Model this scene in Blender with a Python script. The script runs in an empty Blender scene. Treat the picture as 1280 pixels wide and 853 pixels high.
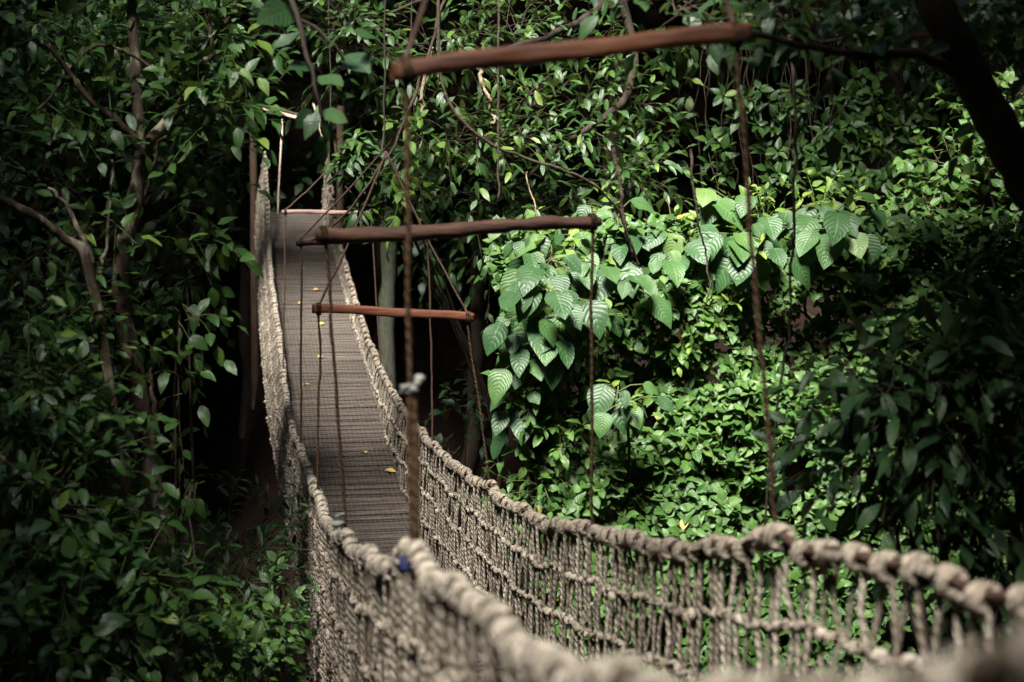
import bpy, math
import numpy as np
from mathutils import Matrix, Vector
rng = np.random.default_rng(7)
sc = bpy.context.scene
COL = sc.collection
# ------------------------------------------------------------------ camera
F_PX = 1778.0
TH = math.atan((640 - 300) / F_PX); PH = math.atan((426.5 - 300) / F_PX)
FW = np.array([math.sin(TH) * math.cos(PH), math.cos(TH) * math.cos(PH), -math.sin(PH)])
RT = np.array([math.cos(TH), -math.sin(TH), 0.0]); UP = np.cross(RT, FW)
def at(px, py, Y):
    d = FW + RT * (px - 640) / F_PX - UP * (py - 426.5) / F_PX
    return d * (Y / d[1])
cam_d = bpy.data.cameras.new('camera'); cam = bpy.data.objects.new('camera', cam_d); COL.objects.link(cam)
cam.matrix_world = Matrix(((RT[0], UP[0], -FW[0], 0), (RT[1], UP[1], -FW[1], 0), (RT[2], UP[2], -FW[2], 0), (0, 0, 0, 1)))
cam_d.sensor_width = 36.0; cam_d.lens = F_PX / 1280 * 36
cam_d.clip_start = 0.05; cam_d.clip_end = 500
cam_d.dof.use_dof = True; cam_d.dof.focus_distance = 11.5; cam_d.dof.aperture_fstop = 1.9
sc.camera = cam
# ------------------------------------------------------------------ mesh helpers
def nrm(v):
    return v / np.maximum(np.linalg.norm(v, axis=-1, keepdims=True), 1e-9)
class MB:
    """collects quads"""
    def __init__(s): s.v = []; s.f = []; s.uv = []; s.r = []; s.n = 0
    def add(s, v, f, uv=None, r=None):
        v = np.asarray(v, float).reshape(-1, 3); f = np.asarray(f, np.int64).reshape(-1, 4)
        s.v.append(v); s.f.append(f + s.n); s.n += len(v)
        s.uv.append(np.zeros((len(v), 2)) if uv is None else np.asarray(uv, float).reshape(-1, 2))
        s.r.append(np.full(len(v), 0.5) if r is None else np.asarray(r, float).reshape(-1))
        return s
    def build(s, name, mat, parent=None, smooth=True):
        v = np.concatenate(s.v); f = np.concatenate(s.f); uv = np.concatenate(s.uv); r = np.concatenate(s.r)
        me = bpy.data.meshes.new(name)
        me.vertices.add(len(v)); me.vertices.foreach_set('co', v.astype(np.float32).ravel())
        me.loops.add(f.size); me.loops.foreach_set('vertex_index', f.astype(np.int32).ravel())
        me.polygons.add(len(f)); me.polygons.foreach_set('loop_start', np.arange(0, f.size, 4, dtype=np.int32))
        me.polygons.foreach_set('loop_total', np.full(len(f), 4, np.int32))
        if smooth: me.polygons.foreach_set('use_smooth', np.ones(len(f), bool))
        a = me.attributes.new('rnd', 'FLOAT', 'POINT'); a.data.foreach_set('value', r.astype(np.float32))
        u = me.uv_layers.new(name='UVMap'); u.data.foreach_set('uv', uv[f.ravel()].astype(np.float32).ravel())
        me.materials.append(mat); me.update(calc_edges=True)
        o = bpy.data.objects.new(name, me); COL.objects.link(o)
        if parent is not None:
            o.parent = parent
            o.matrix_parent_inverse = Matrix.Translation(-Vector(parent.location))
        return o
def tubes(mb, paths, r, sides=6, ref=None, rnd=None, capped=True):
    p = np.asarray(paths, float)
    if p.ndim == 2: p = p[None]
    M, K, _ = p.shape
    r = np.broadcast_to(np.asarray(r, float), (M, K)) if np.ndim(r) != 1 or np.shape(r) == (K,) else np.broadcast_to(np.asarray(r)[:, None], (M, K))
    T = np.empty_like(p); T[:, 1:-1] = p[:, 2:] - p[:, :-2]; T[:, 0] = p[:, 1] - p[:, 0]; T[:, -1] = p[:, -1] - p[:, -2]
    T = nrm(T)
    if ref is None:
        m = np.abs(nrm(p[:, -1] - p[:, 0])); ref = np.zeros((M, 1, 3)); ref[np.arange(M), 0, np.argmin(m, axis=1)] = 1
    else: ref = np.asarray(ref, float).reshape(1, 1, 3)
    a = nrm(np.cross(T, np.broadcast_to(ref, T.shape))); b = np.cross(T, a)
    ang = np.arange(sides) * 2 * np.pi / sides
    v = p[:, :, None, :] + r[:, :, None, None] * (np.cos(ang)[None, None, :, None] * a[:, :, None, :] + np.sin(ang)[None, None, :, None] * b[:, :, None, :])
    L = np.concatenate([np.zeros((M, 1)), np.cumsum(np.linalg.norm(np.diff(p, axis=1), axis=2), axis=1)], axis=1)
    uv = np.stack([np.broadcast_to(L[:, :, None], (M, K, sides)), np.broadcast_to((np.arange(sides) / sides)[None, None], (M, K, sides))], -1)
    if capped:
        v[:, 0] = p[:, 0, None] + (v[:, 0] - p[:, 0, None]); 
    i = np.arange(K - 1)[:, None]; j = np.arange(sides)[None]; j2 = (j + 1) % sides
    q = np.stack([i * sides + j, i * sides + j2, (i + 1) * sides + j2, (i + 1) * sides + j], -1).reshape(-1, 4)
    f = (q[None] + (np.arange(M) * K * sides)[:, None, None]).reshape(-1, 4)
    rr = np.repeat(rng.random(M) if rnd is None else np.broadcast_to(rnd, M), K * sides)
    n0 = mb.n
    mb.add(v, f, uv, rr)
    if capped and sides % 2 == 0:
        caps = []
        for e in (0, K - 1):
            for k in range(sides // 2 - 1):
                c = [e * sides + x for x in (0, 2 * k + 1, 2 * k + 2, (2 * k + 3) % sides)]
                caps.append(c)
        caps = np.array(caps)
        mb.f.append((caps[None] + (np.arange(M) * K * sides)[:, None, None]).reshape(-1, 4) + n0)
_g = np.array([(x, y, z) for x in (-1, 0, 1) for y in (-1, 0, 1) for z in (-1, 0, 1) if (x, y, z) != (0, 0, 0)], float)
_gi = {tuple(int(c) for c in g): i for i, g in enumerate(_g)}
_gf = []
for ax in range(3):
    for sg in (-1, 1):
        for u in (-1, 0):
            for w in (-1, 0):
                def k(a, b):
                    t = [0, 0, 0]; t[ax] = sg; t[(ax + 1) % 3] = a; t[(ax + 2) % 3] = b; return _gi[tuple(t)]
                c = [k(u, w), k(u + 1, w), k(u + 1, w + 1), k(u, w + 1)]
                _gf.append(c if sg > 0 else c[::-1])
_gf = np.array(_gf); _gs = nrm(_g)
def knots(mb, C, R, squash=(1, 1, 1), jit=0.25):
    C = np.asarray(C, float).reshape(-1, 3); M = len(C)
    R = np.broadcast_to(R, M)
    q = nrm(rng.normal(size=(M, 4)))
    w, x, y, z = q.T
    Rm = np.stack([np.stack([1 - 2 * (y * y + z * z), 2 * (x * y - z * w), 2 * (x * z + y * w)], -1),
                   np.stack([2 * (x * y + z * w), 1 - 2 * (x * x + z * z), 2 * (y * z - x * w)], -1),
                   np.stack([2 * (x * z - y * w), 2 * (y * z + x * w), 1 - 2 * (x * x + y * y)], -1)], 1)
    v = _gs[None] * (1 + jit * rng.normal(size=(M, len(_gs), 1)).clip(-1.5, 1.5)) * np.asarray([1.25, 1, .8])
    v = np.einsum('mij,mkj->mki', Rm, v) * np.asarray(squash) * R[:, None, None] + C[:, None]
    f = (_gf[None] + (np.arange(M) * len(_gs))[:, None, None])
    mb.add(v, f, None, np.repeat(rng.random(M), len(_gs)))
def box(mb, c, sx, sy, sz, X=(1, 0, 0), Y=(0, 1, 0), Z=(0, 0, 1), rnd=.5, bev=.12):
    """bevel-edged bar"""
    X, Y, Z = map(np.asarray, (X, Y, Z)); h = np.array([sx, sy, sz]) / 2; b = min(h) * bev
    loops = []
    prof = [(-1, -1), (1, -1), (1, 1), (-1, 1)]
    for xx, inset in ((-h[0], b), (-h[0] + b, 0), (h[0] - b, 0), (h[0], b)):
        ring = []
        for (p, q) in prof:
            for (dy, dz) in (((b, 0), (0, b)) if (p * q > 0) else ((0, b), (b, 0))):
                ring.append((xx, p * (h[1] - inset - dy), q * (h[2] - inset - dz)))
        loops.append(ring)
    L = np.array(loops); n = L.shape[1]
    v = c + L.reshape(-1, 3) @ np.stack([X, Y, Z])
    f = []
    for i in range(3):
        for j in range(n): f.append((i * n + j, i * n + (j + 1) % n, (i + 1) * n + (j + 1) % n, (i + 1) * n + j))
    for e in (0, 3):
        for k in range(n // 2 - 1): f.append([e * n + t for t in (0, 2 * k + 1, 2 * k + 2, (2 * k + 3) % n)])
    uv = np.stack([v @ X, (v @ Y + v @ Z)], -1)
    mb.add(v, f, uv, np.full(len(v), rnd))
# ------------------------------------------------------------------ leaves
SHAPES = {  # outline half-width at t, relative
    'lance': ([0, .06, .22, .45, .7, .88, 1], [.03, .07, .75, 1, .8, .4, .01], .30),
    'ovate': ([0, .05, .25, .5, .75, .9, 1], [.05, .3, .95, 1, .65, .3, .01], .52),
    'heart': ([0, .05, .2, .45, .7, .88, 1], [.35, .72, 1, .93, .6, .25, .01], .78),
    'big': ([0, .04, .12, .25, .4, .55, .7, .83, .93, 1], [.12, .45, .8, .99, 1, .92, .72, .45, .2, .01], .70),
}
def leaves(mb, P, A, N, L, shape, droop=.25, fold=.25, wf=1.0):
    P = np.asarray(P, float); A = nrm(np.asarray(A, float)); M = len(P)
    B = nrm(np.cross(N, A)); N = np.cross(A, B)
    t, w, ar = SHAPES[shape]; t = np.array(t); w = np.array(w); n = len(t)
    L = np.broadcast_to(L, M); W = L * ar * .5 * wf * rng.uniform(.85, 1.15, M)
    dr = droop * rng.uniform(.3, 1.7, M); fo = fold * rng.uniform(.2, 1.6, M)
    tw = rng.normal(0, .15, M)
    x = L[:, None] * (t - .12 * np.abs(dr)[:, None] * t ** 2)
    zc = -dr[:, None] * L[:, None] * t ** 2
    hw = W[:, None] * w
    wav = rng.uniform(0, 6.28, M)[:, None] + t * 9
    e = fo[:, None] * hw
    un = .06 * L[:, None] * w * np.sin(wav)
    co = np.empty((M, n, 3, 3))
    co[:, :, 0] = np.stack([x, -hw, zc + e + un + tw[:, None] * hw * -1], -1)
    co[:, :, 1] = np.stack([x, hw * 0, zc], -1)
    co[:, :, 2] = np.stack([x, hw, zc + e - un * .6 + tw[:, None] * hw], -1)
    fr = np.stack([A, B, N], 1)
    v = np.einsum('mnkc,mcd->mnkd', co, fr) + P[:, None, None]
    uv = np.empty((M, n, 3, 2)); uv[..., 0] = t[None, :, None]; uv[..., 1] = np.array([0, .5, 1])[None, None]
    i = np.arange(n - 1)
    q = np.concatenate([np.stack([i * 3 + 1, i * 3, i * 3 + 3, i * 3 + 4], -1), np.stack([i * 3 + 2, i * 3 + 1, i * 3 + 4, i * 3 + 5], -1)])
    f = q[None] + (np.arange(M) * n * 3)[:, None, None]
    mb.add(v, f, uv, np.repeat(rng.random(M), n * 3))
UPV = np.array([0, 0, 1.0])
def norm_up(A, jit=.35, lean=(0, 0, 0)):
    n = UPV + np.asarray(lean) + rng.normal(0, jit, A.shape)
    n = n - (n * A).sum(-1, keepdims=True) * A
    return nrm(n)
def twigs(lm, sm, C, D, k, L, shape, spacing=.5, spread=.9, grav=.25, lean=(0, -.25, 0), style='alt', droop=.25, wf=1.0, stem=.004, jit=.3, fold=.25):
    """leafy twigs: k leaves along each twig that starts at C and runs along D"""
    C = np.asarray(C, float); D = nrm(np.asarray(D, float)); M = len(C)
    up = np.where(np.abs(D[:, 2:]) < .9, UPV, np.array([1.0, 0, 0]))
    a = nrm(np.cross(D, up)); b = np.cross(D, a)
    s = L * spacing
    ks = np.arange(k)
    phi0 = rng.uniform(0, 6.28, M)
    if style == 'alt':
        pos = (ks + .5) * s; phi = phi0[:, None] + ks * 2.4; along = np.broadcast_to(.55 + .5 * ks / max(k - 1, 1), (M, k))
    else:
        pos = np.full(k, k * .12 * s) ; phi = phi0[:, None] + ks * (2 * np.pi / k); along = np.full((M, k), .35)
    phi = phi + rng.normal(0, .3, (M, k))
    g = np.zeros((M, k, 3)); g[..., 2] = -grav * (pos / max(pos[-1], 1e-6)) ** 2 * pos[-1]
    P = C[:, None] + D[:, None] * pos[None, :, None] + g
    A = along[..., None] * D[:, None] + spread * (np.cos(phi)[..., None] * a[:, None] + np.sin(phi)[..., None] * b[:, None])
    A[..., 2] -= grav + rng.normal(0, .15, (M, k))
    A = nrm(A).reshape(-1, 3); P = P.reshape(-1, 3)
    P = P + A * .12 * L
    LL = L * rng.uniform(.65, 1.2, (M, k)).reshape(-1)
    leaves(lm, P, A, norm_up(A, jit, lean), LL, shape, droop=droop, wf=wf, fold=fold)
    if sm is not None:
        end = pos[-1]
        tt = np.linspace(-.25, 1, 5)
        path = C[:, None] + D[:, None] * (tt * end)[None, :, None]
        path[:, :, 2] -= grav * np.clip(tt, 0, 1) ** 2 * end
        tubes(sm, path, np.broadcast_to(np.linspace(stem, stem * .4, 5), (M, 5)), 4, capped=False)
def ell(c, r, M, shell=.6):
    """points and outward directions in an ellipsoid"""
    d = nrm(rng.normal(size=(M, 3))); rad = rng.random(M) ** shell
    return np.asarray(c) + d * rad[:, None] * np.asarray(r), d
def clumps(lm, sm, items, L, shape, k=6, outward=.7, upb=.2, **kw):
    """items: (px, py, Y, rx_px, ry_px, number of twigs)"""
    for (px, py, Y, rx, ry, M) in items:
        c = at(px, py, Y); r = np.array([rx, (rx + ry) * .45, ry]) * Y / F_PX
        C, d = ell(c, r, M)
        D = d * outward + rng.normal(0, .45, (M, 3)) + UPV * upb
        twigs(lm, sm, C, D, k, L, shape, **kw)
def wob(pts, n, amp, seed=0):
    """smooth path through pts with a little wander"""
    p = np.asarray(pts, float); m = len(p)
    s = np.linspace(0, m - 1, n); i = np.clip(s.astype(int), 0, m - 2); u = (s - i)[:, None]
    p0 = p[np.clip(i - 1, 0, m - 1)]; p1 = p[i]; p2 = p[i + 1]; p3 = p[np.clip(i + 2, 0, m - 1)]
    q = .5 * (2 * p1 + (p2 - p0) * u + (2 * p0 - 5 * p1 + 4 * p2 - p3) * u ** 2 + (3 * p1 - p0 - 3 * p2 + p3) * u ** 3)
    w = np.cumsum(rng.normal(0, 1, (n, 3)), axis=0); w -= np.linspace(0, 1, n)[:, None] * w[-1]
    return q + w * amp / math.sqrt(n)
def limb(mb, pts, r0, r1, n=24, amp=.03, sides=8):
    p = wob(pts, n, amp)
    r = np.linspace(r0, r1, n) * (1 + rng.normal(0, .06, n))
    tubes(mb, p, r, sides)
    return p
# ------------------------------------------------------------------ materials
def new_mat(name):
    m = bpy.data.materials.new(name); m.use_nodes = True; nt = m.node_tree
    b = nt.nodes['Principled BSDF']; return m, nt, b
def N_(nt, t, **k):
    n = nt.nodes.new(t)
    for a, v in k.items(): setattr(n, a, v)
    return n
def ramp(nt, fac, stops):
    r = N_(nt, 'ShaderNodeValToRGB'); nt.links.new(fac, r.inputs[0])
    e = r.color_ramp.elements
    while len(e) < len(stops): e.new(.5)
    for x, (p, c) in zip(e, stops): x.position = p; x.color = (*c, 1)
    return r.outputs[0]
def mth(nt, op, a, b=None, c=None):
    n = N_(nt, 'ShaderNodeMath', operation=op)
    for i, x in enumerate((a, b, c)):
        if x is None: continue
        if isinstance(x, (int, float)): n.inputs[i].default_value = x
        else: nt.links.new(x, n.inputs[i])
    return n.outputs[0]
def mixc(nt, fac, a, b, mode='MIX'):
    n = N_(nt, 'ShaderNodeMix', data_type='RGBA', blend_type=mode)
    for s, x in ((n.inputs[0], fac), (n.inputs[6], a), (n.inputs[7], b)):
        if isinstance(x, (int, float)): s.default_value = x
        elif isinstance(x, tuple): s.default_value = (*x, 1)
        else: nt.links.new(x, s)
    return n.outputs[2]
def leaf_mat(name, stops, rough=.42, vein=.3, nv=9, bump=.3, trans=.22, spec=.5):
    m, nt, b = new_mat(name)
    at_ = N_(nt, 'ShaderNodeAttribute', attribute_name='rnd')
    col = ramp(nt, at_.outputs['Fac'], stops)
    uv = N_(nt, 'ShaderNodeUVMap'); sp = N_(nt, 'ShaderNodeSeparateXYZ'); nt.links.new(uv.outputs[0], sp.inputs[0])
    v = mth(nt, 'MULTIPLY', mth(nt, 'ABSOLUTE', mth(nt, 'SUBTRACT', sp.outputs[1], .5)), 2)
    geo = N_(nt, 'ShaderNodeNewGeometry')
    dn = N_(nt, 'ShaderNodeTexNoise'); dn.inputs['Scale'].default_value = 14; nt.links.new(geo.outputs['Position'], dn.inputs['Vector'])
    uu = mth(nt, 'ADD', sp.outputs[0], mth(nt, 'MULTIPLY', mth(nt, 'SUBTRACT', dn.outputs[0], .5), .14))
    ph = mth(nt, 'MULTIPLY', mth(nt, 'SUBTRACT', uu, mth(nt, 'MULTIPLY', mth(nt, 'POWER', v, 1.4), .30)), mth(nt, 'MULTIPLY_ADD', at_.outputs['Fac'], nv * .5, nv * .75))
    fr = mth(nt, 'ABSOLUTE', mth(nt, 'SUBTRACT', mth(nt, 'FRACT', ph), .5))     # 0 at vein
    vn = mth(nt, 'SMOOTH_MAX', mth(nt, 'SUBTRACT', 1, mth(nt, 'DIVIDE', fr, .13)), 0, .2)
    mid = mth(nt, 'SMOOTH_MAX', mth(nt, 'SUBTRACT', 1, mth(nt, 'DIVIDE', v, .09)), 0, .2)
    vv = mth(nt, 'MINIMUM', mth(nt, 'ADD', vn, mid), 1)
    ns = N_(nt, 'ShaderNodeTexNoise'); ns.inputs['Scale'].default_value = 25; nt.links.new(geo.outputs['Position'], ns.inputs['Vector'])
    col = mixc(nt, mth(nt, 'MULTIPLY', ns.outputs[0], .35), col, tuple(.55 * x for x in stops[0][1]))
    sp2 = N_(nt, 'ShaderNodeTexNoise'); sp2.inputs['Scale'].default_value = 34; sp2.inputs['Detail'].default_value = 3; nt.links.new(geo.outputs['Position'], sp2.inputs['Vector'])
    spot = mth(nt, 'MULTIPLY', mth(nt, 'SMOOTH_MAX', mth(nt, 'SUBTRACT', sp2.outputs[0], .66), 0, .02), 6)
    col = mixc(nt, mth(nt, 'MINIMUM', spot, .7), col, (.11, .085, .03))
    light = mixc(nt, .5, col, tuple(min(1, 1.9 * x) for x in stops[-1][1]))
    col = mixc(nt, mth(nt, 'MULTIPLY', vv, vein), col, light)
    back = mixc(nt, .35, col, (.16, .2, .09))
    col = mixc(nt, geo.outputs['Backfacing'], col, back)
    nt.links.new(col, b.inputs['Base Color']); b.inputs['Roughness'].default_value = rough
    b.inputs['Specular IOR Level'].default_value = spec
    bp = N_(nt, 'ShaderNodeBump'); bp.inputs['Strength'].default_value = bump; bp.inputs['Distance'].default_value = .01
    nt.links.new(mth(nt, 'SUBTRACT', mth(nt, 'SQRT', mth(nt, 'MULTIPLY', fr, 2)), vv), bp.inputs['Height']); nt.links.new(bp.outputs[0], b.inputs['Normal'])
    tr = N_(nt, 'ShaderNodeBsdfTranslucent')
    nt.links.new(mixc(nt, .5, col, (.10, .17, .015)), tr.inputs[0])
    mx = N_(nt, 'ShaderNodeMixShader'); mx.inputs[0].default_value = trans
    nt.links.new(b.outputs[0], mx.inputs[1]); nt.links.new(tr.outputs[0], mx.inputs[2])
    nt.links.new(mx.outputs[0], nt.nodes['Material Output'].inputs[0])
    return m
def noise_mat(name, stops, scale=8, rough=.85, bump=.4, stretch=(1, 1, 1), detail=6, bdist=.02, use_rnd=0.0, spec=.3):
    m, nt, b = new_mat(name)
    tc = N_(nt, 'ShaderNodeTexCoord'); mp = N_(nt, 'ShaderNodeMapping'); mp.inputs['Scale'].default_value = stretch
    nt.links.new(tc.outputs['Object'], mp.inputs[0])
    n = N_(nt, 'ShaderNodeTexNoise'); n.inputs['Scale'].default_value = scale; n.inputs['Detail'].default_value = detail; n.inputs['Roughness'].default_value = .65
    nt.links.new(mp.outputs[0], n.inputs[0])
    f = n.outputs[0]
    if use_rnd:
        a = N_(nt, 'ShaderNodeAttribute', attribute_name='rnd')
        f = mth(nt, 'ADD', mth(nt, 'MULTIPLY', f, 1 - use_rnd), mth(nt, 'MULTIPLY', a.outputs['Fac'], use_rnd))
    nt.links.new(ramp(nt, f, stops), b.inputs['Base Color'])
    b.inputs['Roughness'].default_value = rough; b.inputs['Specular IOR Level'].default_value = spec
    bp = N_(nt, 'ShaderNodeBump'); bp.inputs['Strength'].default_value = bump; bp.inputs['Distance'].default_value = bdist
    nt.links.new(n.outputs[0], bp.inputs['Height']); nt.links.new(bp.outputs[0], b.inputs['Normal'])
    return m
def rope_mat(name, stops, pitch=26):
    m = noise_mat(name, stops, scale=22, rough=.95, bump=.0, use_rnd=.3, spec=.1)
    nt = m.node_tree; b = nt.nodes['Principled BSDF']
    uv = N_(nt, 'ShaderNodeUVMap'); sp = N_(nt, 'ShaderNodeSeparateXYZ'); nt.links.new(uv.outputs[0], sp.inputs[0])
    s = mth(nt, 'SINE', mth(nt, 'ADD', mth(nt, 'MULTIPLY', sp.outputs[0], pitch * 6.28), mth(nt, 'MULTIPLY', sp.outputs[1], 6.2832 * 3)))
    n = N_(nt, 'ShaderNodeTexNoise'); n.inputs['Scale'].default_value = 120
    tc = N_(nt, 'ShaderNodeTexCoord'); nt.links.new(tc.outputs['Object'], n.inputs[0])
    bp = N_(nt, 'ShaderNodeBump'); bp.inputs['Strength'].default_value = 1; bp.inputs['Distance'].default_value = .012
    nt.links.new(mth(nt, 'ADD', mth(nt, 'MULTIPLY', s, .5), mth(nt, 'MULTIPLY', n.outputs[0], 1.2)), bp.inputs['Height']); nt.links.new(bp.outputs[0], b.inputs['Normal'])
    return m
M = {}
M['creeper'] = leaf_mat('creeper leaf', [(0, (.025, .088, .018)), (.45, (.046, .134, .026)), (.85, (.078, .185, .036)), (.992, (.11, .20, .05)), (1, (.34, .26, .03))], rough=.40, vein=.25, nv=6, bump=.3, spec=.5)
M['big'] = leaf_mat('broad leaf', [(0, (.025, .072, .024)), (.6, (.040, .102, .032)), (.9, (.068, .15, .038)), (1, (.13, .21, .055))], rough=.46, vein=.2, nv=8, bump=.25, trans=.18, spec=.42)
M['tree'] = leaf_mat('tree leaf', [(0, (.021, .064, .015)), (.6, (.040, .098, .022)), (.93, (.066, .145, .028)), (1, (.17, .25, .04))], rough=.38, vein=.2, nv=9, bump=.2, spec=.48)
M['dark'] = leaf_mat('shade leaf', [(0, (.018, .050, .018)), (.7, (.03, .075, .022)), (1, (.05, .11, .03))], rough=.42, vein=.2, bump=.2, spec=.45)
M['bright'] = leaf_mat('young leaf', [(0, (.09, .19, .03)), (.7, (.15, .27, .04)), (1, (.26, .36, .06))], rough=.42, vein=.25, trans=.35)
M['fallen'] = leaf_mat('fallen leaf', [(0, (.45, .30, .06)), (.6, (.55, .40, .10)), (1, (.35, .2, .07))], rough=.7, vein=.2, trans=.1)
M['stem'] = noise_mat('green stem', [(.3, (.05, .06, .02)), (.7, (.13, .14, .06))], 20, bump=.2)
M['bark'] = noise_mat('mottled bark', [(.36, (.025, .016, .010)), (.52, (.06, .042, .027)), (.58, (.16, .135, .095)), (.68, (.28, .25, .18))], 9, bump=1.0, stretch=(1, 1, .45))
M['darkbark'] = noise_mat('dark bark', [(.3, (.02, .014, .010)), (.7, (.055, .040, .028))], 9, bump=.9, stretch=(1, 1, .4))
M['greybark'] = noise_mat('grey mossy bark', [(.3, (.03, .03, .02)), (.5, (.08, .08, .06)), (.58, (.04, .055, .024)), (.72, (.13, .13, .10))], 6, bump=.8, stretch=(1, 1, .5))
M['liana'] = noise_mat('liana bark', [(.3, (.03, .022, .015)), (.7, (.09, .065, .045))], 30, bump=.8)
M['paleroot'] = noise_mat('pale dry root', [(.3, (.20, .14, .09)), (.7, (.40, .30, .2))], 30, bump=.7)
M['rope'] = rope_mat('weathered net rope', [(.25, (.16, .13, .095)), (.5, (.30, .255, .20)), (.75, (.45, .40, .325))], 26)
M['oldrope'] = rope_mat('dark old rope', [(.25, (.07, .05, .035)), (.75, (.18, .14, .10))], 26)
M['cord'] = rope_mat('brown hanger rope', [(.25, (.035, .021, .012)), (.75, (.10, .060, .033))], 26)
M['cable'] = noise_mat('rusty cable', [(.3, (.030, .016, .011)), (.7, (.075, .040, .028))], 40, rough=.7)
M['timber'] = noise_mat('orange brown timber', [(.3, (.018, .006, .003)), (.5, (.055, .017, .005)), (.7, (.11, .036, .010))], 6, rough=.65, bump=1.0, stretch=(.35, 4, 4), bdist=.008)
M['redwood'] = noise_mat('red brown plank', [(.3, (.05, .015, .007)), (.7, (.13, .042, .018))], 6, rough=.7, bump=1.0, stretch=(.35, 4, 4), bdist=.006)
M['log'] = noise_mat('dark log', [(.3, (.025, .011, .007)), (.5, (.05, .022, .013)), (.7, (.10, .05, .03))], 5, rough=.75, bump=1.0, stretch=(.6, 4, 4), bdist=.012)
M['palewood'] = noise_mat('pale timber', [(.3, (.45, .32, .24)), (.7, (.66, .52, .42))], 6, rough=.8, bump=.3, stretch=(.4, 4, 4))
M['greywood'] = noise_mat('mauve brown plank', [(.3, (.20, .13, .11)), (.7, (.24, .16, .13))], 6, rough=.8, bump=.3, stretch=(.4, 4, 4))
M['deck'] = noise_mat('worn deck boards', [(.25, (.038, .025, .016)), (.5, (.072, .050, .035)), (.75, (.125, .094, .070))], 5, rough=.6, bump=.5, stretch=(.7, 5, 5), use_rnd=.15, bdist=.008, spec=.4)
M['wire'] = noise_mat('galvanised wire', [(.3, (.10, .09, .08)), (.7, (.22, .20, .175))], 30, rough=.55); M['wire'].node_tree.nodes['Principled BSDF'].inputs['Metallic'].default_value = .5
M['cloth'] = noise_mat('white rag', [(.3, (.14, .145, .12)), (.7, (.26, .265, .23))], 20)
M['blue'] = noise_mat('blue cord', [(.3, (.015, .02, .06)), (.7, (.025, .032, .12))], 30)
M['blackpole'] = noise_mat('dark post', [(.3, (.03, .018, .012)), (.7, (.07, .042, .028))], 9, bump=.6, stretch=(1, 1, .3))
M['earth'] = noise_mat('forest soil', [(.3, (.007, .003, .002)), (.5, (.013, .007, .005)), (.7, (.024, .015, .010))], 3.5, rough=.95, bump=1, bdist=.15, detail=9, spec=.1)
# ------------------------------------------------------------------ object tags
def tag(o, label=None, cat=None, group=None, kind=None):
    if label: o['label'] = label
    if cat: o['category'] = cat
    if group: o['group'] = group
    if kind: o['kind'] = kind
    return o
def thing(name, label, cat, loc=(0, 0, 0), group=None):
    o = bpy.data.objects.new(name, None); COL.objects.link(o); o.location = Vector([float(x) for x in loc]); o.empty_display_size = .2
    return tag(o, label, cat, group)
# ------------------------------------------------------------------ terrain
def sstep(a, b, x):
    t = np.clip((x - a) / (b - a), 0, 1); return t * t * (3 - 2 * t)
def vnoise(x, y, s, seed):
    r = np.random.default_rng(seed); out = 0; amp = 1
    for o in range(4):
        for _ in range(3):
            a = r.uniform(0, 6.28); ph = r.uniform(0, 6.28); k = 2 * np.pi / s * (1.9 ** o) * r.uniform(.7, 1.3)
            out = out + amp * np.sin((x * np.cos(a) + y * np.sin(a)) * k + ph)
        amp *= .5
    return out / 3
def ground(x, y):
    z = -5.6 + 0 * x
    near = 1 - sstep(.6, 4.0, y); z = z + near * 4.0
    ab = np.exp(-((x - 1.15) / .95) ** 4); far = sstep(26, 28.8, y) * ab + sstep(33, 41, y) * (1 - ab); z = z + far * 5.9
    z = z + np.maximum(y - 40, 0) * .4
    left = (1 - sstep(-3.5, .1, x)) * sstep(1, 5, y) * (1 - far); z = z + left * 2.7
    spur = sstep(2.0, 3.6, x) * sstep(8.3, 12.2, y + .12 * (x - 2)) * (1 - sstep(15.5, 19, y)) ; z = z + spur * 5.1 * (1 - far)
    r = np.hypot(x, y - 14); z = z + np.maximum(r - 30, 0) * .75  # unseen outer rim, added to block low sky light from the sides
    return z + .16 * vnoise(x, y, 5, 3)
xs = np.concatenate([np.arange(-60, -12, 1.6), np.arange(-12, 14, .26), np.arange(14, 61, 1.6)])
ys = np.concatenate([np.arange(-45, -4, 1.6), np.arange(-4, 34, .26), np.arange(34, 76, 1.6)])
GX, GY = np.meshgrid(xs, ys); GZ = ground(GX, GY)
nx, ny = len(xs), len(ys); ii = (np.arange(ny - 1)[:, None] * nx + np.arange(nx - 1)[None]).ravel()
mb = MB(); mb.add(np.stack([GX, GY, GZ], -1).reshape(-1, 3), np.stack([ii, ii + 1, ii + nx + 1, ii + nx], -1))
tag(mb.build('ground', M['earth']), 'dark forest soil of the ravine and its banks', 'ground', kind='structure')
# ------------------------------------------------------------------ bridge
XL, XR = .50, 1.70
TY = np.array([-.5, .4, .8, 1.2, 1.9, 2.3, 2.8, 3.4, 4.2, 5.0, 5.9, 6.8, 8.2, 9.8, 11.3, 12.5, 14, 15.4, 17.15, 18.95, 20.9, 23.7, 25.6, 26.7, 28.1])
TZ = np.array([.22, -.13, -.28, -.41, -.635, -.72, -.78, -.85, -.97, -1.15, -1.31, -1.45, -1.66, -1.76, -1.82, -1.85, -1.85, -1.80, -1.68, -1.38, -.97, -.38, .16, .85, 1.75])
DY = np.array([-.9, 2, 4.2, 6.8, 9.8, 11.5, 12.8, 13.7, 14.7, 15.8, 17.7, 19.9, 22, 24.9, 28.4])
DZ = np.array([-1.5, -1.66, -1.95, -2.38, -2.72, -2.84, -2.85, -2.78, -2.58, -2.32, -1.92, -1.5, -1.1, -.36, .52])
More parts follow.
